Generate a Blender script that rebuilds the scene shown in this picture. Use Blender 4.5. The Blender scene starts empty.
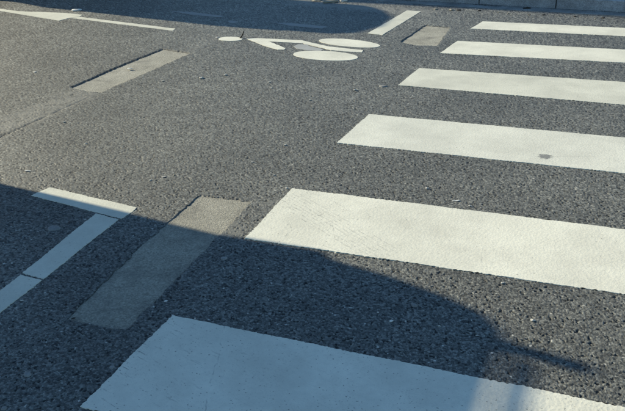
import bpy, bmesh, math, random
import numpy as np
from mathutils import Matrix, Vector
random.seed(7); rng = np.random.default_rng(11)
scene = bpy.context.scene
C = scene.collection

# ------------------------------------------------------------------ camera
YAW, PITCH, ROLL, HEIGHT = -0.410061837, 0.434391992, -0.0417608431, 1.4
FPX = 698.556                                   # focal length in pixels of the 625 px wide photograph
CAM = np.array([1.34956, -1.22212, HEIGHT])
def cam_axes():
    cy, sy = math.cos(YAW), math.sin(YAW); cp, sp = math.cos(PITCH), math.sin(PITCH)
    f = np.array([sy*cp, cy*cp, -sp]); r0 = np.array([cy, -sy, 0.]); u0 = np.cross(r0, f)
    r = math.cos(ROLL)*r0 + math.sin(ROLL)*u0; u = -math.sin(ROLL)*r0 + math.cos(ROLL)*u0
    return r, u, f
RX, UX, FX = cam_axes()
cd = bpy.data.cameras.new('camera'); cam = bpy.data.objects.new('camera', cd); C.objects.link(cam)
cd.sensor_width = 36; cd.lens = 36*FPX/625; cd.clip_start = .05; cd.clip_end = 2000
cam.matrix_world = Matrix(((RX[0], UX[0], -FX[0], CAM[0]), (RX[1], UX[1], -FX[1], CAM[1]), (RX[2], UX[2], -FX[2], CAM[2]), (0, 0, 0, 1)))
scene.camera = cam
def G(x, y, z=0.):
    """photo pixel -> point on the ground (height z)"""
    d = (x-312.5)*RX + (205.5-y)*UX + FPX*FX
    t = (z-CAM[2])/d[2]; p = CAM + t*d
    return (float(p[0]), float(p[1]))

# ------------------------------------------------------------------ sky and sun
ELEV = math.radians(25); SDX, SDY = 0.98893, -0.14834       # direction in which shadows fall
w = bpy.data.worlds.new('World'); scene.world = w; w.use_nodes = True
nt = w.node_tree; nt.nodes.clear()
sky = nt.nodes.new('ShaderNodeTexSky'); sky.sky_type = 'NISHITA'; sky.sun_disc = False
sky.sun_elevation = ELEV; sky.sun_rotation = math.atan2(-SDX, -SDY)
sky.air_density = 1.0; sky.dust_density = .1; sky.ozone_density = 4.0
bg = nt.nodes.new('ShaderNodeBackground'); bg.inputs[1].default_value = .118
wo = nt.nodes.new('ShaderNodeOutputWorld')
tint = nt.nodes.new('ShaderNodeMix'); tint.data_type = 'RGBA'; tint.blend_type = 'MULTIPLY'; tint.inputs[0].default_value = 1
tint.inputs[7].default_value = (.86, .97, .95, 1)       # the camera's warm white balance: one even tint over the whole sky
nt.links.new(sky.outputs[0], tint.inputs[6]); nt.links.new(tint.outputs[2], bg.inputs[0]); nt.links.new(bg.outputs[0], wo.inputs[0])
sd = bpy.data.lights.new('sun', 'SUN'); sd.energy = 5.0; sd.angle = math.radians(.5); sd.color = (1, .915, .69)
so = bpy.data.objects.new('sun', sd); C.objects.link(so)
so.rotation_euler = Vector((SDX*math.cos(ELEV), SDY*math.cos(ELEV), -math.sin(ELEV))).to_track_quat('-Z', 'Y').to_euler()
so.location = (-10, 3, 9)
vs = scene.view_settings; vs.view_transform = 'Standard'; vs.look = 'None'; vs.exposure = .54; vs.gamma = 1
vs.use_curve_mapping = False

# ------------------------------------------------------------------ material helpers
class Mat:
    def __init__(s, name, rough=.8, spec=.5):
        s.m = bpy.data.materials.new(name); s.m.use_nodes = True
        s.t = s.m.node_tree; s.b = s.t.nodes['Principled BSDF']
        s.b.inputs['Roughness'].default_value = rough
        s.b.inputs['Specular IOR Level'].default_value = spec
        s.geo = s.t.nodes.new('ShaderNodeNewGeometry')
    def n(s, typ, **kw):
        o = s.t.nodes.new(typ)
        for k, v in kw.items():
            if k.startswith('i_'): o.inputs[k[2:].replace('_', ' ')].default_value = v
            else: setattr(o, k, v)
        return o
    def l(s, a, b): s.t.links.new(a, b)
    def noise(s, scale, detail=3, rough=.55, vec=None):
        o = s.n('ShaderNodeTexNoise', i_Scale=scale, i_Detail=detail, i_Roughness=rough)
        s.l(vec or s.geo.outputs['Position'], o.inputs['Vector']); return o.outputs['Fac']
    def voro(s, scale, feature='F1', out='Distance'):
        o = s.n('ShaderNodeTexVoronoi', feature=feature, i_Scale=scale)
        s.l(s.geo.outputs['Position'], o.inputs['Vector']); return o.outputs[out]
    def ramp(s, fac, stops):
        o = s.n('ShaderNodeValToRGB'); e = o.color_ramp.elements
        while len(e) < len(stops): e.new(.5)
        for el, (p, c) in zip(e, stops):
            el.position = p; el.color = (*c, 1) if not isinstance(c, (int, float)) else (c, c, c, 1)
        s.l(fac, o.inputs[0]); return o.outputs[0]
    def mix(s, fac, a, b, mode='MIX'):
        o = s.n('ShaderNodeMix', data_type='RGBA', blend_type=mode)
        for v, i in ((fac, 0), (a, 6), (b, 7)):
            if isinstance(v, (int, float)): o.inputs[i].default_value = v
            elif isinstance(v, tuple): o.inputs[i].default_value = (*v, 1)
            else: s.l(v, o.inputs[i])
        return o.outputs[2]
    def math(s, op, a, b=0., c=0.):
        o = s.n('ShaderNodeMath', operation=op)
        for i, v in enumerate((a, b, c)):
            if isinstance(v, (int, float)): o.inputs[i].default_value = v
            else: s.l(v, o.inputs[i])
        return o.outputs[0]
    def attr(s, name):
        return s.n('ShaderNodeAttribute', attribute_name=name).outputs['Fac']
    def bump(s, h, dist, strength=1., prev=None):
        o = s.n('ShaderNodeBump', i_Strength=strength, i_Distance=dist)
        s.l(h, o.inputs['Height'])
        if prev: s.l(prev, o.inputs['Normal'])
        s.l(o.outputs[0], s.b.inputs['Normal']); return o.outputs[0]
    def col(s, c):
        if isinstance(c, tuple): s.b.inputs['Base Color'].default_value = (*c, 1)
        else: s.l(c, s.b.inputs['Base Color'])

def plain(name, c, rough=.5, metal=0., var=.12):
    M = Mat(name, rough); n = M.noise(9, 4)
    M.col(M.mix(n, tuple(x*(1-var) for x in c), tuple(min(1, x*(1+var)) for x in c)))
    M.b.inputs['Metallic'].default_value = metal
    return M.m

# asphalt: chip colour from the mesh attribute of the stone, binder between
def asphalt():
    M = Mat('asphalt', .6, .45)
    chip = M.attr('chip'); gap = M.attr('gap')
    base = M.ramp(chip, [(0, (.034, .0345, .032)), (.25, (.084, .085, .077)), (.6, (.158, .159, .142)), (.85, (.250, .249, .220)), (.95, (.36, .355, .31)), (1, (.52, .50, .44))])
    fine = M.noise(420, 3)
    base = M.mix(.5, base, M.ramp(fine, [(.3, .35), (.7, .68)]), 'OVERLAY')
    base = M.mix(gap, base, (.014, .014, .013))
    patchy = M.noise(1.1, 7, .66)
    base = M.mix(.75, base, M.ramp(patchy, [(.33, (.33, .335, .335)), (.5, (.48, .48, .477)), (.67, (.66, .656, .64))]), 'OVERLAY')
    dust = M.attr('dust')
    base = M.mix(dust, base, M.mix(fine, (.14, .137, .12), (.27, .263, .23)))
    M.col(base)
    M.l(M.ramp(M.noise(300, 2), [(.3, .5), (.7, .8)]), M.b.inputs['Roughness'])
    M.bump(fine, .0012, .6)
    return M.m

def paint(name, c=(.80, .775, .645), wear=.60, extra=None, chipbump=.0012, pitr=.30, pits=70.):
    M = Mat(name, .62, .4)
    big = M.noise(3.2, 5, .6); fine = M.noise(260, 3); mid = M.noise(38, 4, .65)
    a = M.mix(M.ramp(big, [(.3, 0.), (.7, 1.)]), tuple(x*.86 for x in c), c)
    a = M.mix(M.ramp(mid, [(.42, 0.), (.75, .30)]), a, tuple(x*.72 for x in c))
    a = M.mix(M.ramp(fine, [(.58, 0.), (.72, .4)]), a, tuple(x*.6 for x in c))
    # small pits where the stone shows through, denser in some places
    v = M.n('ShaderNodeTexVoronoi', feature='F1', i_Scale=pits, i_Randomness=1.); 
    wv = M.n('ShaderNodeVectorMath', operation='MULTIPLY'); wv.inputs[1].default_value = (.75, 1.15, 1)
    M.l(M.geo.outputs['Position'], wv.inputs[0]); M.l(wv.outputs[0], v.inputs['Vector'])
    rnd = M.n('ShaderNodeSeparateColor'); M.l(v.outputs['Color'], rnd.inputs[0])
    pick = M.math('GREATER_THAN', M.math('ADD', M.math('MULTIPLY', rnd.outputs[0], .75), M.math('MULTIPLY', mid, .38)), wear+.27)
    pit = M.math('MULTIPLY', pick, M.math('LESS_THAN', M.math('ADD', v.outputs['Distance'], M.math('MULTIPLY_ADD', M.noise(170, 3, .7), .9, -.3)), pitr))
    a = M.mix(M.math('MULTIPLY', pit, .72), a, (.12, .115, .10))
    grime = M.ramp(M.noise(2.1, 8, .72), [(.42, 0.), (.66, .55)])
    a = M.mix(grime, a, tuple(x*.60 for x in c))
    rub = M.ramp(M.noise(120, 5, .75), [(.56, 0.), (.70, .62)])
    a = M.mix(M.math('MULTIPLY', rub, M.ramp(M.noise(4.5, 4, .6), [(.4, .15), (.65, 1.)])), a, (.20, .195, .175))
    if extra: a = extra(M, a)
    M.col(a)
    vo = M.voro(88, 'F1')
    n1 = M.bump(vo, chipbump, .55)
    n2 = M.bump(fine, .001, .6, n1)
    M.bump(pit, .002, .8, n2) if False else None
    return M.m

def xy(M):
    s = M.n('ShaderNodeSeparateXYZ'); M.l(M.geo.outputs['Position'], s.inputs[0]); return s.outputs[0], s.outputs[1]
def along(M, p, q):
    """coordinates along and across the ground segment p-q (0..1 along, metres across)"""
    X, Y = xy(M); dx, dy = q[0]-p[0], q[1]-p[1]; L = math.hypot(dx, dy); ux, uy = dx/L, dy/L
    a = M.math('ADD', M.math('MULTIPLY', X, ux/L), M.math('MULTIPLY_ADD', Y, uy/L, -(p[0]*ux+p[1]*uy)/L))
    b = M.math('ADD', M.math('MULTIPLY', X, -uy), M.math('MULTIPLY_ADD', Y, ux, p[0]*uy-p[1]*ux))
    return a, b
def skid(M, a):
    # tyre tread print crossing the stripe
    t, s = along(M, G(284, 197), G(385, 256))
    band = M.math('MULTIPLY', M.math('LESS_THAN', M.math('ABSOLUTE', s), .085), M.math('LESS_THAN', M.math('ABSOLUTE', M.math('SUBTRACT', t, .5)), .52))
    wob = M.math('MULTIPLY_ADD', M.noise(14, 3), .02, s)
    lines = M.math('GREATER_THAN', M.math('SINE', M.math('MULTIPLY', wob, 300.)), .35)
    tread = M.math('GREATER_THAN', M.math('SINE', M.math('MULTIPLY', t, 420.)), -.6)
    brk = M.ramp(M.noise(30, 4, .7), [(.42, 0.), (.66, 1.)])
    f = M.math('MULTIPLY', M.math('MULTIPLY', band, lines), M.math('MULTIPLY', M.math('MULTIPLY', brk, tread), .5))
    a = M.mix(f, a, (.20, .20, .19))
    # hairline cracks
    v = M.n('ShaderNodeTexVoronoi', feature='DISTANCE_TO_EDGE', i_Scale=5.5)
    wn = M.n('ShaderNodeTexNoise', i_Scale=7., i_Detail=4.); M.l(M.geo.outputs['Position'], wn.inputs['Vector'])
    vm = M.n('ShaderNodeVectorMath', operation='MULTIPLY_ADD'); vm.inputs[1].default_value = (.25, .25, 0)
    M.l(wn.outputs['Color'], vm.inputs[0]); M.l(M.geo.outputs['Position'], vm.inputs[2]); M.l(vm.outputs[0], v.inputs['Vector'])
    X, Y = xy(M)
    near = M.math('MULTIPLY', M.math('LESS_THAN', M.math('ADD', X, M.math('MULTIPLY', M.noise(3), .5)), .72), M.ramp(M.noise(9, 2), [(.45, 0.), (.55, .5)]))
    return M.mix(M.math('MULTIPLY', M.math('LESS_THAN', v.outputs['Distance'], .008), near), a, (.25, .245, .22))
def blot(M, a):
    # oily blot with a thin tail
    t, s = along(M, G(537, 155.5), G(553, 157.3))
    tt = M.math('MULTIPLY', M.math('SUBTRACT', t, .5), 2.)
    n = M.noise(45, 4, .7)
    d = M.math('SQRT', M.math('ADD', M.math('MULTIPLY', tt, tt), M.math('MULTIPLY', M.math('MULTIPLY', s, s), 1/.035**2)))
    d = M.math('ADD', d, M.math('MULTIPLY_ADD', n, 2.6, -1.3))
    a = M.mix(M.ramp(d, [(.75, .8), (1., 0.)]), a, (.13, .13, .125))
    t2, s2 = along(M, G(552, 156.6), G(598, 156))
    tail = M.math('MULTIPLY', M.math('LESS_THAN', M.math('ABSOLUTE', s2), .006), M.math('LESS_THAN', M.math('ABSOLUTE', M.math('SUBTRACT', t2, .5)), .5))
    return M.mix(M.math('MULTIPLY', tail, .15), a, (.22, .22, .2))
def scuffs(M, a):
    # fine drag scratches near the corner of the nearest stripe
    X, Y = xy(M)
    cv = M.n('ShaderNodeCombineXYZ'); M.l(M.math('MULTIPLY', X, 9.), cv.inputs[0]); M.l(M.math('MULTIPLY_ADD', X, 18., M.math('MULTIPLY', Y, 70.)), cv.inputs[1])
    st = M.noise(1., 4, .7, cv.outputs[0])
    zone = M.ramp(M.math('ADD', X, M.math('MULTIPLY', M.noise(6, 3), .5)), [(.22, 1.), (.62, 0.12)])
    f = M.math('MULTIPLY', M.ramp(st, [(.60, 0.), (.66, .75)]), zone)
    a = M.mix(f, a, (.12, .12, .115))
    t, s = along(M, G(222, 340), G(205, 405))
    s = M.math('MULTIPLY_ADD', M.noise(10, 3), .05, s)
    ln = M.math('MULTIPLY', M.math('LESS_THAN', M.math('ABSOLUTE', M.math('SUBTRACT', s, .025)), .002), M.ramp(M.noise(18, 3), [(.5, 0.), (.6, .4)]))
    return M.mix(ln, a, (.2, .2, .19))

def concrete(name, c, rough=.85, bumpd=.003, sc=160, mott=.25, stones=False):
    M = Mat(name, rough, .4)
    big = M.noise(4, 6, .65); fine = M.noise(sc, 4, .65); v = M.voro(120)
    a = M.mix(M.ramp(big, [(.3, 0.), (.7, 1.)]), tuple(x*(1-mott) for x in c), tuple(x*(1+mott*.5) for x in c))
    a = M.mix(.6, a, M.ramp(fine, [(.3, .32), (.7, .68)]), 'OVERLAY')
    if stones:
        vc = M.n('ShaderNodeTexVoronoi', feature='F1', i_Scale=150.); M.l(M.geo.outputs['Position'], vc.inputs['Vector'])
        sc_ = M.n('ShaderNodeSeparateColor'); M.l(vc.outputs['Color'], sc_.inputs[0])
        a = M.mix(.55, a, M.ramp(sc_.outputs[0], [(0., .25), (.5, .5), (1., .72)]), 'OVERLAY')
        a = M.mix(M.ramp(M.noise(5, 7, .7), [(.5, 0.), (.68, .55)]), a, (.11, .108, .10))
    M.col(a); n = M.bump(v, bumpd, .4); M.bump(fine, bumpd, .6, n)
    return M.m

MT = dict(
    asphalt=asphalt(),
    paint=paint('road_paint'), paint_skid=paint('road_paint_tyre_print', extra=skid), paint_blot=paint('road_paint_blot', (.75, .735, .625), extra=blot),
    paint_scuff=paint('road_paint_scuffed', wear=.47, extra=scuffs, chipbump=.0016, pitr=.33, pits=105.),
    paint_old=paint('road_paint_aged', (.70, .682, .565), .53), paint_dull=paint('road_paint_dull', (.40, .40, .38), .50),
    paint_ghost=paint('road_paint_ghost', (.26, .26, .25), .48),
    patch=concrete('patch_mortar', (.30, .283, .23), .9, .004, stones=True), patch_far=concrete('patch_mortar_pale', (.34, .325, .27), .9, .004, stones=True),
    gutter=concrete('gutter_concrete', (.30, .29, .26), .8, .003, mott=.45, stones=True), kerb=concrete('kerb_granite', (.36, .36, .36), .65, .002, mott=.45, stones=True),
    pavement=concrete('pavement_asphalt', (.17, .17, .17), .8, .004), joint=plain('joint_tar', (.02, .02, .02), .8),
    white=plain('van_paint', (.74, .74, .73), .3, 0, .04), rubber=plain('rubber', (.022, .022, .023), .85), steel=plain('steel', (.5, .5, .5), .35, 1),
    dark=plain('dark_plastic', (.03, .03, .032), .5), glass=plain('dark_glass', (.02, .025, .03), .05), red=plain('lamp_red', (.45, .02, .02), .2),
    orange=plain('truck_orange', (.65, .22, .03), .4), load=concrete('gravel_load', (.3, .27, .22), .95, .02, 30),
    wall=concrete('render_wall', (.55, .5, .42), .9, .004, 40, .1), roof=plain('zinc_roof', (.22, .24, .26), .4, .6), frame=plain('window_frame', (.7, .7, .68), .5),
    gum=concrete('chewing_gum', (.23, .23, .22), .8, .002), scrap=plain('scrap_pale', (.66, .64, .58), .8), leaf=plain('dry_leaf', (.30, .27, .21), .7, 0, .3),
    stone=concrete('pebble', (.48, .46, .41), .8, .002), twig=plain('twig', (.025, .02, .016), .8))

def link(name, me, mat=None, parent=None, loc=None):
    o = bpy.data.objects.new(name, me); C.objects.link(o)
    if mat and me: me.materials.append(MT[mat])
    if parent: o.parent = parent
    if loc: o.location = loc
    return o
def tag(o, label=None, cat=None, group=None, kind=None):
    for k, v in (('label', label), ('category', cat), ('group', group), ('kind', kind)):
        if v: o[k] = v
    return o
def from_bm(name, bm, mat, parent=None, smooth=False):
    bmesh.ops.recalc_face_normals(bm, faces=bm.faces)
    me = bpy.data.meshes.new(name); bm.to_mesh(me); bm.free()
    if smooth: me.shade_smooth()
    return link(name, me, mat, parent)
def resample(poly, step, wob=0.):
    out = []; n = len(poly)
    for i in range(n):
        a, b = poly[i], poly[(i+1) % n]; L = math.hypot(b[0]-a[0], b[1]-a[1]); k = max(1, int(L/step))
        nx, ny = -(b[1]-a[1])/max(L, 1e-9), (b[0]-a[0])/max(L, 1e-9); ph = random.random()*9
        for j in range(k):
            t = j/k; s = wob*(random.gauss(0, .5) + .8*math.sin(t*L*17+ph)*.6) if j else 0
            out.append((a[0]+(b[0]-a[0])*t+nx*s, a[1]+(b[1]-a[1])*t+ny*s))
    return out
def slab(name, poly, z0, z1, mat, parent=None, step=.007, wob=.0030):
    """flat-topped piece with an outline on the ground; poly in ground metres"""
    P = resample(poly, step, wob)
    bm = bmesh.new()
    t = [bm.verts.new((x, y, z1)) for x, y in P]; b = [bm.verts.new((x, y, z0)) for x, y in P]
    f = bm.faces.new(t); n = len(P)
    for i in range(n): bm.faces.new((t[i], b[i], b[(i+1) % n], t[(i+1) % n]))
    bmesh.ops.triangulate(bm, faces=[f])
    return from_bm(name, bm, mat, parent)
def box(bm, x0, x1, y0, y1, z0, z1, bevel=0.):
    vs_ = [bm.verts.new((x, y, z)) for x in (x0, x1) for y in (y0, y1) for z in (z0, z1)]
    fs = [bm.faces.new([vs_[i] for i in q]) for q in ((0, 1, 3, 2), (4, 6, 7, 5), (0, 4, 5, 1), (2, 3, 7, 6), (0, 2, 6, 4), (1, 5, 7, 3))]
    if bevel: bmesh.ops.bevel(bm, geom=list({e for f in fs for e in f.edges}), offset=bevel, segments=2, affect='EDGES')
def boxo(name, d, mat, parent=None, bevel=.01):
    bm = bmesh.new(); box(bm, *d, bevel=bevel); return from_bm(name, bm, mat, parent)
def empty(name, loc):
    o = bpy.data.objects.new(name, None); C.objects.link(o); o.location = loc; return o
def px(poly): return [G(*p) for p in poly]
def ellipse_px(cx, cy, a, b, slope=0., n=40):
    return px([(cx+a*math.cos(t)-0*math.sin(t), cy+slope*a*math.cos(t)-b*math.sin(t)) for t in [2*math.pi*i/n for i in range(n)]])

# ------------------------------------------------------------------ outlines measured on the photograph
PATCH = dict(
    far_left=px([(70, 87), (118, 66), (163, 48.4), (190, 52.5), (130, 79), (100, 91.5), (86, 90.5)]),
    near=px([(200, 194.5), (251, 201), (190, 264), (125, 329), (67, 318), (138, 248)]),
    far_right=px([(400.5, 41.8), (425, 25), (450, 27), (437, 45.3), (416, 45)]))
DEPTH = dict(far_left=.014, near=.0075, far_right=.011)

# ------------------------------------------------------------------ road: one sheet to the horizon, stones modelled where they can be seen
def hash2(i, j, k):
    h = (i.astype(np.int64)*73856093) ^ (j.astype(np.int64)*19349663) ^ (k*83492791)
    h = (h ^ (h >> 13))*1274126177; h = h ^ (h >> 16); h = (h*668265263) & 0x7fffffff
    return ((h ^ (h >> 11)) & 0xfffff)/float(0xfffff)
def worley(x, y, cell):
    gx, gy = np.floor(x/cell), np.floor(y/cell)
    f1 = np.full(x.shape, 9.); f2 = np.full(x.shape, 9.); r = np.zeros(x.shape); r2 = np.zeros(x.shape); tl = np.zeros(x.shape)
    for di in (-1, 0, 1):
        for dj in (-1, 0, 1):
            i, j = gx+di, gy+dj
            ox, oy = x/cell-(i+hash2(i, j, 1)), y/cell-(j+hash2(i, j, 2)); d = np.hypot(ox, oy)
            d = d*(.8+.5*hash2(i, j, 5))
            m = d < f1
            f2 = np.where(m, f1, np.minimum(f2, d)); r = np.where(m, hash2(i, j, 3), r); r2 = np.where(m, hash2(i, j, 4), r2); f1 = np.where(m, d, f1)
            tl = np.where(m, ox*(hash2(i, j, 6)-.5)+oy*(hash2(i, j, 7)-.5), tl)
    return f1, f2, r, r2, tl*cell
def vnoise(x, y, cell, seed):
    gx, gy = np.floor(x/cell), np.floor(y/cell); u, v = x/cell-gx, y/cell-gy
    u = u*u*(3-2*u); v = v*v*(3-2*v); h = lambda a, b: hash2(gx+a, gy+b, seed)
    return (h(0, 0)*(1-u)+h(1, 0)*u)*(1-v)+(h(0, 1)*(1-u)+h(1, 1)*u)*v
def inside(x, y, poly):
    c = np.zeros(x.shape, bool); n = len(poly)
    for i in range(n):
        (x0, y0), (x1, y1) = poly[i], poly[(i+1) % n]
        m = ((y0 > y) != (y1 > y)) & (x < (x1-x0)*(y-y0)/(y1-y0+1e-12)+x0); c ^= m
    return c
def segdist(x, y, p, q):
    dx, dy = q[0]-p[0], q[1]-p[1]; L2 = dx*dx+dy*dy
    t = np.clip(((x-p[0])*dx+(y-p[1])*dy)/L2, 0, 1); return np.hypot(x-p[0]-t*dx, y-p[1]-t*dy), t

def build_road():
    heading = math.atan2(FX[1], FX[0])
    fine = heading+np.linspace(math.radians(33), math.radians(-33), 980)
    rest = heading+math.radians(-33)-np.linspace(0, math.radians(294), 75)[1:-1]
    th = np.concatenate([fine, rest]); NT = len(th)
    rr = np.concatenate([[.05, .4, .8], HEIGHT*np.tan(np.linspace(math.atan(1.3/HEIGHT), math.atan(12.8/HEIGHT), 1200)), [ 13, 16, 20, 27, 40, 60, 100, 200, 500, 1200]])
    NR = len(rr)
    T, R_ = np.meshgrid(th, rr, indexing='ij'); x = (CAM[0]+R_*np.cos(T)).ravel(); y = (CAM[1]+R_*np.sin(T)).ravel()
    f1, f2, rnd, rnd2, tilt = worley(x, y, .0074)
    g1, g2, s1, _, _t = worley(x+3.3, y+1.7, .0040)
    e = np.clip((f2-f1)*2.4, 0, 1)
    dome = e**.45
    low = vnoise(x, y, .35, 21)*.0025+vnoise(x, y, .06, 22)*.0012
    z = -.0019*(1-dome) + tilt*.38 + (rnd2-.5)*.0015 - (rnd2 < .055)*.0030 - .0010*(g1)
    z = z + low - .0045
    gap = np.clip(1-e*3.2, 0, 1)*.9*np.clip(.3+vnoise(x, y, .02, 51)*1.3, 0, 1); gap = np.maximum(gap, (rnd2 < .055)*.85)
    chip = np.clip(rnd*.82+.18*s1, 0, 1); chip = np.where(hash2(np.floor(rnd*1e6), np.floor(rnd2*1e6), 9) > .995, 1., chip*.93)
    dust = np.zeros(x.shape)
    jx, jy = x+(vnoise(x, y, .03, 31)-.5)*.014, y+(vnoise(x, y, .03, 32)-.5)*.014
    for k, poly in PATCH.items():
        m = inside(jx, jy, poly); z = np.where(m, -DEPTH[k]-.004, z); gap = np.where(m, 1., gap)  # recess walls coloured dark so they look shaded instead of catching light
    # construction seam and ghost of a removed line, in line with the far-left patch
    for p, q, wd in ((G(-40, 155), G(88, 97), .010), (G(190, 53), G(226, 39), .010)):
        d, t = segdist(x, y, p, q); d = d+(vnoise(x, y, .05, 41)-.5)*.02
        z = z-np.exp(-(d/wd)**2)*.0045; gap = np.maximum(gap, np.exp(-(d/wd)**2)*.5)
    for p, q, wd, s in ((G(-60, 148), G(84, 93.5), .16, .75), (G(188, 52), G(225, 38), .10, .3), (G(246, 209), G(226, 232), .05, .55), (G(252, 202), G(268, 205), .05, .35)):
        d, t = segdist(x, y, p, q); d = d+(vnoise(x, y, .12, 42)-.5)*.12+(vnoise(x, y, .02, 43)-.5)*.05
        dust = np.maximum(dust, s*np.clip(1.4-d/wd, 0, 1)*np.clip(vnoise(x, y, .03, 44)*1.7-.1, 0, 1))
    # pale grit lying along the gutter
    d, t = segdist(x, y, G(300, 2), G(420, 12)); dust = np.maximum(dust, .9*np.clip(1.3-d/.2, 0, 1)*np.clip(vnoise(x, y, .04, 45)*2.2-.2, 0, 1))
    far = R_.ravel() > 12.9; z[far] = -.006
    co = np.stack([x, y, z], 1).astype(np.float32)
    i = np.arange(NT)[:, None]; j = np.arange(NR-1)[None, :]; i2 = (i+1) % NT
    q = np.stack([i*NR+j, i*NR+j+1, i2*NR+j+1, i2*NR+j], -1).reshape(-1, 4)
    q = q[:, ::-1]
    q = np.ascontiguousarray(q)
    me = bpy.data.meshes.new('road'); NV, NF = len(co), len(q)
    # close the little hole under the camera
    me.vertices.add(NV); me.vertices.foreach_set('co', co.ravel())
    ring = (np.arange(NT)*NR)
    loops = np.concatenate([q.ravel(), ring]).astype(np.int32)
    me.loops.add(len(loops)); me.loops.foreach_set('vertex_index', loops)
    st = np.concatenate([np.arange(NF)*4, [NF*4]]).astype(np.int32)
    me.polygons.add(NF+1); me.polygons.foreach_set('loop_start', st)
    me.update(calc_edges=True)
    for n_, v in (('chip', chip), ('gap', gap), ('dust', dust)):
        a = me.attributes.new(n_, 'FLOAT', 'POINT'); a.data.foreach_set('value', v.astype(np.float32))
    if me.polygons[0].normal.z < 0: me.flip_normals()
    me.shade_smooth()
    return tag(link('road', me, 'asphalt'), kind='structure')
build_road()

# ------------------------------------------------------------------ kerb, gutter, pavement beyond
KB = [G(410, 0), G(460, 3), G(625, 12)]
kdir = Vector((KB[2][0]-KB[0][0], KB[2][1]-KB[0][1])).normalized(); knrm = Vector((-kdir.y, kdir.x))
kp0 = Vector(KB[0])
kline = [kp0+kdir*s for s in np.arange(0, 26, .9)]
# towards the left the kerb curves back round the end of the parking bay
curve = []; p = kp0.copy(); a = math.atan2(-kdir.y, -kdir.x)
for s in range(10):
    a -= math.radians(7.5); p = p+Vector((math.cos(a), math.sin(a)))*.22; curve.append(p.copy())
for s in range(2): p = p+Vector((math.cos(a), math.sin(a)))*.8; curve.append(p.copy())
kpath = curve[::-1]+kline
def strip(name, path, o0, o1, zs, mat, parent=None, gapm=0.):
    """strip between offsets o0..o1 (away from the road) following path; zs = (z at o0, z at o1, z bottom)"""
    bm = bmesh.new(); rows = []
    for i, p in enumerate(path):
        d = (path[min(i+1, len(path)-1)]-path[max(i-1, 0)]).normalized(); n = Vector((-d.y, d.x))
        a_, b_ = p+n*o0, p+n*o1
        rows.append([bm.verts.new((*a_, zs[0])), bm.verts.new((*b_, zs[1])), bm.verts.new((*b_, zs[2])), bm.verts.new((*a_, zs[2]))])
    for r0, r1 in zip(rows, rows[1:]):
        for k in range(4): bm.faces.new((r0[k], r0[(k+1) % 4], r1[(k+1) % 4], r1[k]))
    bm.faces.new(rows[0]); bm.faces.new(rows[-1][::-1])
    return from_bm(name, bm, mat, parent)
def shrink(pa, pb, g):
    d = (pb-pa).normalized(); return [pa+d*g, pb-d*g]
gut = tag(strip('gutter', kpath, -.26, -.006, (.000, -.004, -.05), 'gutter'), kind='structure')
kerb = tag(strip('kerb', kpath, .010, .112, (.09, .09, -.1), 'joint'), kind='structure')
for a_, b_ in zip(kpath, kpath[1:]):
    st = strip('kerb_stone', shrink(a_, b_, .004), 0., .12, (.114+random.uniform(-.003, .003), .116, -.09), 'kerb', kerb)
    m = st.modifiers.new('b', 'BEVEL'); m.width = .012; m.segments = 3
tag(strip('pavement', kpath, .128, 6, (.105, .13, -.1), 'pavement'), kind='structure')

# ------------------------------------------------------------------ mortar patches sunk in the asphalt
def grow(poly, d):
    cx = sum(p[0] for p in poly)/len(poly); cy = sum(p[1] for p in poly)/len(poly); out = []
    n = len(poly); area = sum(poly[i][0]*poly[(i+1) % n][1]-poly[(i+1) % n][0]*poly[i][1] for i in range(n)); sg = 1 if area > 0 else -1
    for i in range(n):
        a, b, c = poly[i-1], poly[i], poly[(i+1) % n]
        t = Vector((c[0]-a[0], c[1]-a[1])).normalized(); out.append((b[0]+t.y*d*sg, b[1]-t.x*d*sg))
    return out
for k, lab, m in (('far_left', 'long pale sunken mortar patch with a dark upper edge, beside the arrow line', 'patch_far'),
                  ('near', 'long grey sunken patch half in shade, between corner line and nearest stripes', 'patch'),
                  ('far_right', 'short pale sunken patch beyond the bicycle symbol, beside the far white line', 'patch_far')):
    tag(slab('road_patch', grow(PATCH[k], .012), -.06, -DEPTH[k], m), lab, 'road patch', 'sunken patches in the asphalt')

# ------------------------------------------------------------------ zebra crossing
ZT = -.0006; ZB = -.02
stripes = [
    ((80, 406), (172, 315), (345, 350), (625, 408), None, 'nearest crossing stripe, blue-white, mostly in shade at the bottom', 'paint_scuff'),
    ((245, 238), (292, 188), (625, 229), (625, 294), None, 'sunlit crossing stripe with a tyre print, beside the near patch', 'paint_skid'),
    ((337, 142.5), (369, 114), (625, 137.5), (625, 173), None, 'sunlit crossing stripe with a dark oily blot on it', 'paint_blot'),
    ((398, 85), (419, 68), (625, 82), (625, 104.7), None, 'slightly greyer crossing stripe, third from the far kerb', 'paint_old'),
    ((440, 53), (457.5, 40.8), (625, 49.6), (625, 62.6), None, 'narrow-looking white crossing stripe, second from the far kerb', 'paint'),
    ((470.5, 28.5), (483, 21.3), (625, 28), (625, 36.2), None, 'white crossing stripe closest to the far kerb', 'paint')]
for bl, tl, tr, br, _, lab, m in stripes:
    BLg, TLg = Vector(G(*bl)), Vector(G(*tl)); T2 = Vector(G(*tr))
    dt = (T2-TLg).normalized()
    db = (Vector(G(*br))-BLg).normalized() if bl[1] < 400 else dt
    TR = TLg+dt*(3.4-TLg.x)/dt.x; BR = BLg+db*(3.4-BLg.x)/db.x
    tag(slab('crossing_stripe', [tuple(BLg), tuple(BR), tuple(TR), tuple(TLg)], ZB, ZT, m), lab, 'crossing stripe', 'zebra crossing stripes')

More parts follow.
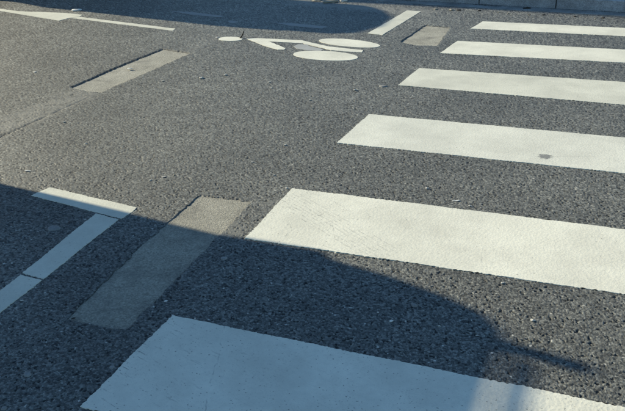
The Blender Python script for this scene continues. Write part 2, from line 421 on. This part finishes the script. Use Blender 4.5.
# ------------------------------------------------------------------ corner line (left)
cl = tag(empty('corner_marking', (*G(95, 215), 0)), 'white corner line on the left, bar in sun and stem in shade', 'road marking')
def under(o, parent):
    o.parent = parent; o.matrix_parent_inverse = Matrix.Translation(-parent.location); return o
under(slab('cross_bar', px([(31, 195), (50, 187.2), (136.5, 207.2), (131, 212.5), (121, 218.5)]), ZB, ZT, 'paint_old'), cl)
under(slab('line_segment', px([(95.5, 213.3), (118.5, 219), (43.5, 278.3), (22.5, 272.6)]), ZB, ZT, 'paint_old'), cl)
under(slab('line_segment', px([(20.5, 274.2), (41.5, 279.6), (-60, 360), (-78, 352)]), ZB, ZT, 'paint_old'), cl)

# ------------------------------------------------------------------ bicycle symbol
bk = tag(empty('bicycle_symbol', (*G(300, 46), 0)), 'white painted cyclist symbol lying on its side on the road', 'road marking')
under(slab('head', ellipse_px(230.5, 38.8, 12, 2.1, .0), ZB, ZT, 'paint', step=.03), bk)
under(slab('rider_body', px([(246.5, 38.6), (254, 38), (302, 40.2), (314, 43.2), (330, 46.6), (363, 50), (362, 52.2), (345, 51.4), (331, 50), (320, 47.4), (303, 43.2), (269, 41.3), (285.5, 48.2), (284, 49.6), (277.5, 49.6), (262, 44.8)]), ZB, ZT, 'paint', step=.03), bk)
under(slab('crank', px([(293.5, 46.2), (298, 44.2), (307, 44.3), (310, 46.3), (323.5, 49.2), (321, 50.5), (308, 50.3), (297, 48.6)]), ZB, ZT, 'paint_dull', step=.03), bk)
under(slab('wheel', ellipse_px(349.5, 43, 30.5, 3.7, .085), ZB, ZT, 'paint', step=.03), bk)
under(slab('wheel', ellipse_px(325.6, 55.6, 32.3, 4.7, .05), ZB, ZT, 'paint', step=.03), bk)

# ------------------------------------------------------------------ lane arrow (upper left), bay line, worn lines in the far shade
ar = tag(empty('lane_arrow', (*G(60, 17), 0)), 'thin white lane arrow pointing left at the upper left edge', 'road marking')
under(slab('arrow_head', px([(-60, 5.2), (0, 8.8), (18, 11.2), (65, 12.9), (83, 14.8), (79, 16.6), (69, 18.0), (59, 20.6), (0, 10.9), (-60, 6.6)]), ZB, ZT, 'paint_old', step=.03), ar)
under(slab('arrow_shaft', px([(71, 17.9), (79.5, 16.8), (110, 20.6), (175.5, 28.6), (172.5, 30.7), (110, 22.9)]), ZB, ZT, 'paint_old', step=.03), ar)
tag(slab('bay_line', px([(367.8, 33.2), (382.2, 35), (421, 11.4), (407, 10.4)]), ZB, ZT, 'paint_old', step=.03), 'short wide white line from the far gutter towards the bicycle symbol', 'road marking')
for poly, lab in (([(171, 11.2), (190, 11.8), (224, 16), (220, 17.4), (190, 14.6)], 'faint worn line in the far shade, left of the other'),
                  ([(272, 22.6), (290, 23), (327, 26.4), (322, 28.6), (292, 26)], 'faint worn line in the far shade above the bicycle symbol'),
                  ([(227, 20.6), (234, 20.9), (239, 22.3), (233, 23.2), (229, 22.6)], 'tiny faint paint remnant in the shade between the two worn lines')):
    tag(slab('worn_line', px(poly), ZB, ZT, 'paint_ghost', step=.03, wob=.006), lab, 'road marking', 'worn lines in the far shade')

# ------------------------------------------------------------------ litter: gum, scraps, pebbles, a leaf and a twig
def gum(x, y, a, b, lab, mat='gum'):
    cx, cy = G(x, y); ax = abs(G(x+a, y)[0]-G(x-a, y)[0])/2*.9; bm = bmesh.new()
    n = 18; ph = random.random()*6
    ring = []
    for k, (s, z) in enumerate(((1, -.006), (.97, .0015), (.6, .0028))):
        ring.append([bm.verts.new((cx+ax*s*(1+.14*math.sin(2*t+ph)+.08*math.sin(5*t))*math.cos(t), cy+ax*s*b*(1+.12*math.sin(3*t+ph))*math.sin(t), z)) for t in [2*math.pi*i/n for i in range(n)]])
    for r0, r1 in zip(ring, ring[1:]):
        for i in range(n): bm.faces.new((r0[i], r0[(i+1) % n], r1[(i+1) % n], r1[i]))
    bm.faces.new(ring[-1])
    return tag(from_bm('chewing_gum_spot', bm, mat, smooth=True), lab, 'gum spot', 'flattened gum spots')
gum(54, 228, 7, .9, 'large pale gum spot in shade inside the corner line')
gum(27.5, 374, 4.5, .9, 'pale gum spot in the shade near the lower left corner')
gum(4, 408, 3.5, .8, 'gum spot cut off by the lower left corner')
gum(112, 367, 3, .9, 'small gum spot touching the left end of the nearest stripe')
gum(224, 258, 4, .8, 'gum spot in shade right of the near patch')
gum(414.5, 305, 3.5, .8, 'pale gum spot in shade near the curved shadow edge')
gum(383, 86, 4.5, .8, 'faint gum spot left of the greyer crossing stripe')
gum(70, 222, 2.5, .9, 'dark gum spot on the stem of the corner line', 'dark')

def scrap(name, x, y, size, lab, cat, mat, flat=.25, group=None, elong=1.6):
    """small irregular flake, pebble or leaf lying on the stones; size = width in photo pixels"""
    cx, cy = G(x, y); s = abs(G(x+size, y)[0]-G(x, y)[0])/2*.97
    bm = bmesh.new(); bmesh.ops.create_icosphere(bm, subdivisions=2, radius=1)
    rot = random.random()*3.1; ph = [random.random()*6 for _ in range(4)]; hgt = s*flat
    for v in bm.verts:
        c = v.co; k = 1+.25*math.sin(3*c.x+ph[0])+.2*math.sin(4*c.y+ph[1])
        X, Y = c.x*s*k, c.y*s/elong*k; Z = c.z*hgt*(1+.3*math.sin(5*c.x+ph[2]))
        v.co = (cx+X*math.cos(rot*.3)-Y*math.sin(rot*.3), cy+X*math.sin(rot*.3)+Y*math.cos(rot*.3), Z+hgt*.5-.002)
    return tag(from_bm(name, bm, mat), lab, cat, group)
scrap('paper_scrap', 77, 10.6, 9, 'white flattened cup lid above the lane arrow head', 'litter', 'scrap', .25)
scrap('paper_scrap', 217, 37.5, 4, 'pale scrap left of the painted cyclist head', 'litter', 'scrap')
scrap('paper_scrap', 28, 170.5, 6, 'pale paper scrap above the corner line bar', 'litter', 'scrap', .12, elong=2.2)
scrap('dry_leaf', 174.5, 175, 3.5, 'small yellowish leaf above the near patch', 'leaf', 'leaf', .3)
scrap('dry_leaf', 164, 176.5, 5, 'flat dull leaf beside the small yellowish leaf', 'leaf', 'stone', .1, elong=2)
scrap('paper_scrap', 456, 200.3, 9, 'thin white paper sliver between the blotted and tyre-printed stripes', 'litter', 'scrap', .08, elong=3)
scrap('paper_scrap', 166, 300.5, 5, 'pale scrap in shade beside the near patch', 'litter', 'scrap', .15)
scrap('paper_scrap', 391.5, 320.5, 5, 'pale scrap in shade below the curved shadow edge', 'litter', 'scrap', .3)
scrap('paper_scrap', 34.5, 72, 4, 'pale scrap on sunny asphalt left of the far-left patch', 'litter', 'scrap', .2)
scrap('paper_scrap', 343, 1.2, 10, 'white crumpled paper in the far gutter at the top edge', 'litter', 'scrap', .55, elong=1.2)
scrap('dry_leaf', 329, 2.2, 16, 'heap of beige dead leaves in the far gutter', 'leaf', 'leaf', .25, elong=1.5)
scrap('dry_leaf', 317, .8, 9, 'beige leaf left of the leaf heap in the gutter', 'leaf', 'leaf', .2, elong=1.5)
scrap('dry_leaf', 527, 8.6, 7, 'dark curled leaf lying at the foot of the far kerb', 'leaf', 'twig', .35)
scrap('paper_scrap', 130, 68.5, 6, 'white scrap lying in the far-left patch', 'litter', 'scrap', .15)
PB = [(269.5, 82, 3, 'pebble below the bicycle symbol, upper of two'), (271.6, 88, 2.2, 'pebble below the bicycle symbol, lower of two'),
      (355, 90, 3.5, 'pebble above the blotted stripe'), (226, 75, 4, 'flat pale pebble below the painted cyclist head'),
      (400, 60, 3, 'pebble left of the second stripe from the kerb'), (201, 78, 5, 'flat pebble right of the far-left patch'),
      (64, 122, 3, 'white pebble on the asphalt seam'), (163, 81, 2.5, 'pebble just below the far-left patch'),
      (86, 143.5, 3, 'pebble in the sunny open asphalt at the left'), (252, 162, 3, 'pebble above the near patch corner'),
      (274, 175, 3, 'pebble close above the tyre-printed stripe corner'), (285, 145, 4, 'flat pebble left of the blotted stripe'),
      (287, 188, 3.5, 'white pebble at the tip of the tyre-printed stripe'), (427, 188, 4, 'pebble below the blotted stripe'),
      (470, 205.5, 3, 'pebble beside the thin white paper sliver'), (502.7, 282.6, 4, 'white pebble below the tyre-printed stripe'),
      (533, 320, 5, 'pale pebble above the finger-like shadow'), (439, 325.5, 3, 'pebble in shade near the shadow corner'),
      (378, 312, 3, 'pebble in shade left of the pale scrap'), (477, 335, 3, 'pebble in shade at the base of the finger-like shadow'),
      (195, 318, 2.5, 'pebble in shade above the nearest stripe corner'), (22, 300, 3, 'pebble in shade below the corner line'),
      (150, 180, 3, 'pebble right of the corner line bar'), (310, 100, 3, 'pebble in the middle of the sunny asphalt')]
for x, y, s, lab in PB: scrap('pebble', x, y, s, lab, 'pebble', 'stone', .4, 'small pebbles on the road', 1.3)
scrap('dark_crumb', 73, 318, 4, 'black tar crumb at the lower left corner of the near patch', 'tar crumb', 'twig', .3)
scrap('dark_crumb', 66, 304, 3, 'black tar crumb left of the near patch', 'tar crumb', 'twig', .3)
def twig():
    a, b = G(240.5, 38.2), G(240, 36.5); bm = bmesh.new(); pts = [Vector((a[0], a[1], .003)), Vector((a[0]+.02, a[1]+.01, .03)), Vector((a[0]+.035, a[1]+.02, .07))]
    prev = None
    for i, p in enumerate(pts):
        r = .011-.003*i; ring = [bm.verts.new(p+Vector((r*math.cos(t), r*math.sin(t), 0))) for t in [k*math.pi/3 for k in range(6)]]
        if prev:
            for k in range(6): bm.faces.new((prev[k], prev[(k+1) % 6], ring[(k+1) % 6], ring[k]))
        else: bm.faces.new(ring)
        prev = ring
    bm.faces.new(prev)
    tag(from_bm('twig', bm, 'twig'), 'short black twig standing up by the painted cyclist head', 'twig')
twig()
for k in range(12):
    x = 432+16*k+random.uniform(-5, 5)
    scrap('gutter_leaf', x, 9.4+(x-432)*.054+random.uniform(-1.6, .6), random.uniform(2.5, 6), 'small dark leaf crumb lying in the gutter along the far kerb', 'leaf', random.choice(('twig', 'leaf')), .3, 'leaf crumbs in the gutter', 1.8)

# ------------------------------------------------------------------ unseen shadow casters on the left, guessed and shaped to fit the outlines
def wheel(parent, x, y, r, wdt):
    bm = bmesh.new(); bmesh.ops.create_cone(bm, cap_ends=True, segments=28, radius1=r, radius2=r, depth=wdt, matrix=Matrix.Translation((x, y, r))@Matrix.Rotation(math.pi/2, 4, 'X'))
    bmesh.ops.bevel(bm, geom=[e for e in bm.edges if len(e.link_faces) == 2 and e.calc_face_angle(0) > 1], offset=.03, segments=2, affect='EDGES')
    t = from_bm('wheel', bm, 'rubber', parent)
    bm = bmesh.new(); bmesh.ops.create_cone(bm, cap_ends=True, segments=20, radius1=r*.6, radius2=r*.55, depth=wdt+.02, matrix=Matrix.Translation((x, y, r))@Matrix.Rotation(math.pi/2, 4, 'X'))
    from_bm('rim', bm, 'steel', t)
def loft(name, stations, mat, parent):
    """stations: list of (x, [(y, z)...]) closed profiles of equal length"""
    bm = bmesh.new(); rows = [[bm.verts.new((x, y, z)) for y, z in pr] for x, pr in stations]; n = len(rows[0])
    for a, b in zip(rows, rows[1:]):
        for k in range(n): bm.faces.new((a[k], a[(k+1) % n], b[(k+1) % n], b[k]))
    bm.faces.new(rows[0]); bm.faces.new(rows[-1])
    return from_bm(name, bm, mat, parent)
VX = -3.76                                     # rear of the van
van = tag(empty('caster_van', (0, 0, 0)), 'unseen white van with a roof rack, guessed and shaped for the near shadow', 'van')
half = [(1.60, .35), (1.615, .7), (1.63, 1.04), (1.672, 1.5), (1.705, 1.85), (1.768, 1.94), (1.725, 1.965), (1.71, 2.09), (1.675, 2.20), (1.625, 2.28), (1.545, 2.318)]  # sides of the unseen van, shaped to match the near shadow edge
yc = .70
prof = half+[(2*yc-y, z) for y, z in half[::-1]]
def cut(H, inset=0.): return [(yc+(y-yc)*(1-inset), min(z, H-(0.02*(z-1))) if z > .5 else z) for y, z in prof]
loft('body', [(VX, cut(9)), (VX-3.4, cut(9)), (VX-3.9, cut(2.15, .02)), (VX-4.5, cut(1.45, .05)), (VX-4.75, cut(1.15, .07)), (VX-5.3, cut(.95, .12))], 'white', van)
for s in (-1, 1):
    d = boxo('rear_door', (VX+.004, VX+.022, yc+(.02 if s > 0 else -.80), yc+(.80 if s > 0 else -.02), .55, 2.1), 'white', van, .008)
    boxo('door_window', (VX+.024, VX+.03, yc+(.12 if s > 0 else -.7), yc+(.7 if s > 0 else -.12), 1.35, 1.9), 'glass', d, .002)
    boxo('tail_lamp', (VX+.004, VX+.03, yc+s*.86-.04, yc+s*.86+.04, .75, 1.25), 'red', van, .006)
    for xx in (VX-1.0, VX-4.4): wheel(van, xx, yc+s*.80, .34, .22)
boxo('bumper', (VX+.004, VX+.09, yc-.88, yc+.88, .36, .52), 'dark', van, .02)
rack = boxo('roof_rack', (VX-3.2, VX-.02, yc-.78, yc-.74, 2.337, 2.367), 'dark', van, .006)
boxo('side_rail', (VX-3.2, VX-.02, yc+.74, yc+.78, 2.337, 2.367), 'dark', rack, .006)
for xx in (VX-.06, VX-1.1, VX-2.1, VX-3.1):
    boxo('cross_bar', (xx-.018, xx+.018, yc-.735, yc+.735, 2.364, 2.396), 'dark', rack, .004)
for s in (-1, 1): boxo('end_stop', (VX-.075, VX-.03, yc+s*.785-.03, yc+s*.785+.03, 2.25, 2.47), 'dark', rack, .008)

TX = -7.3  # rear of the unseen truck, added to cast the far shadow
trk = tag(empty('caster_truck', (0, 0, 0)), 'unseen orange tipper truck added to cast the far shadow, hopper flared to fit', 'truck')
ty = 7.12
boxo('chassis', (TX-5.2, TX-.05, ty-.42, ty+.42, .45, .78), 'dark', trk, .02)
near = [(6.85, .80), (6.75, 1.06), (6.54, 1.63), (6.25, 2.21), (6.27, 2.60)]  # hopper flare worked back from the far shadow edge
hop = near+[(2*ty-y, z) for y, z in near[::-1]]
loft('hopper', [(TX, hop), (TX-3.2, hop)], 'orange', trk)
lo = [(6.30, 2.58), (6.31, 2.86), (6.45, 2.97), (6.85, 3.00), (7.35, 2.92), (7.7, 2.78), (7.9, 2.66), (7.95, 2.58)]  # heap shaped for the rounded end of the far shadow
loft('load', [(TX-.02, lo), (TX-3.1, lo)], 'load', trk)
boxo('cab', (TX-5.2, TX-3.35, ty-.66, ty+.66, .6, 2.3), 'orange', trk, .08)
boxo('windscreen', (TX-5.225, TX-5.19, ty-.55, ty+.55, 1.4, 2.1), 'glass', trk, .01)
for s in (-1, 1):
    for xx in (TX-1.0, TX-4.5): wheel(trk, xx, ty+s*.36, .38, .2)
    boxo('tail_lamp', (TX-.045, TX-.02, ty+s*.3-.08, ty+s*.3+.08, .5, .62), 'red', trk, .006)

# the truck is turned so its shadow edge fits, about the near rear corner
_p = Matrix.Translation((TX, 6.4, 0))
trk.matrix_world = _p @ Matrix.Rotation(-math.atan(.24), 4, 'Z') @ _p.inverted()

# unseen house added on the far side to shade the far pavement
BX, BY = -14., 6.76+.155*15.45
bl = tag(empty('caster_house', (0, 0, 0)), 'unseen rendered house with zinc roof, added to shade the far pavement', 'building')
boxo('wall', (BX-10, BX, BY, BY+9, 0, 11), 'wall', bl, 0)
boxo('cornice', (BX-10.15, BX+.0, BY-.0+.004, BY+9.15, 11.003, 11.3), 'wall', bl, .02)
loft('roof', [(BX-.02, [(BY+.05, 11.3), (BY+1.2, 13.6), (BY+7.8, 13.6), (BY+9, 11.3)]), (BX-10, [(BY+.05, 11.3), (BY+1.2, 13.6), (BY+7.8, 13.6), (BY+9, 11.3)])], 'roof', bl)
for fl in range(3):
    for k in range(4):
        x0 = BX-9+2.4*k; z0 = .9+3.4*fl
        f = boxo('window', (x0, x0+1.2, BY-.0035, BY+.05, z0, z0+1.9), 'frame', bl, 0)
        boxo('pane', (x0+.07, x0+.56, BY-.009, BY-.004, z0+.07, z0+1.83), 'glass', f, 0)
        boxo('pane', (x0+.64, x0+1.13, BY-.009, BY-.004, z0+.07, z0+1.83), 'glass', f, 0)
_b = Matrix.Translation((BX, BY, 0))
bl.matrix_world = _b @ Matrix.Rotation(-math.atan(.22), 4, 'Z') @ _b.inverted()
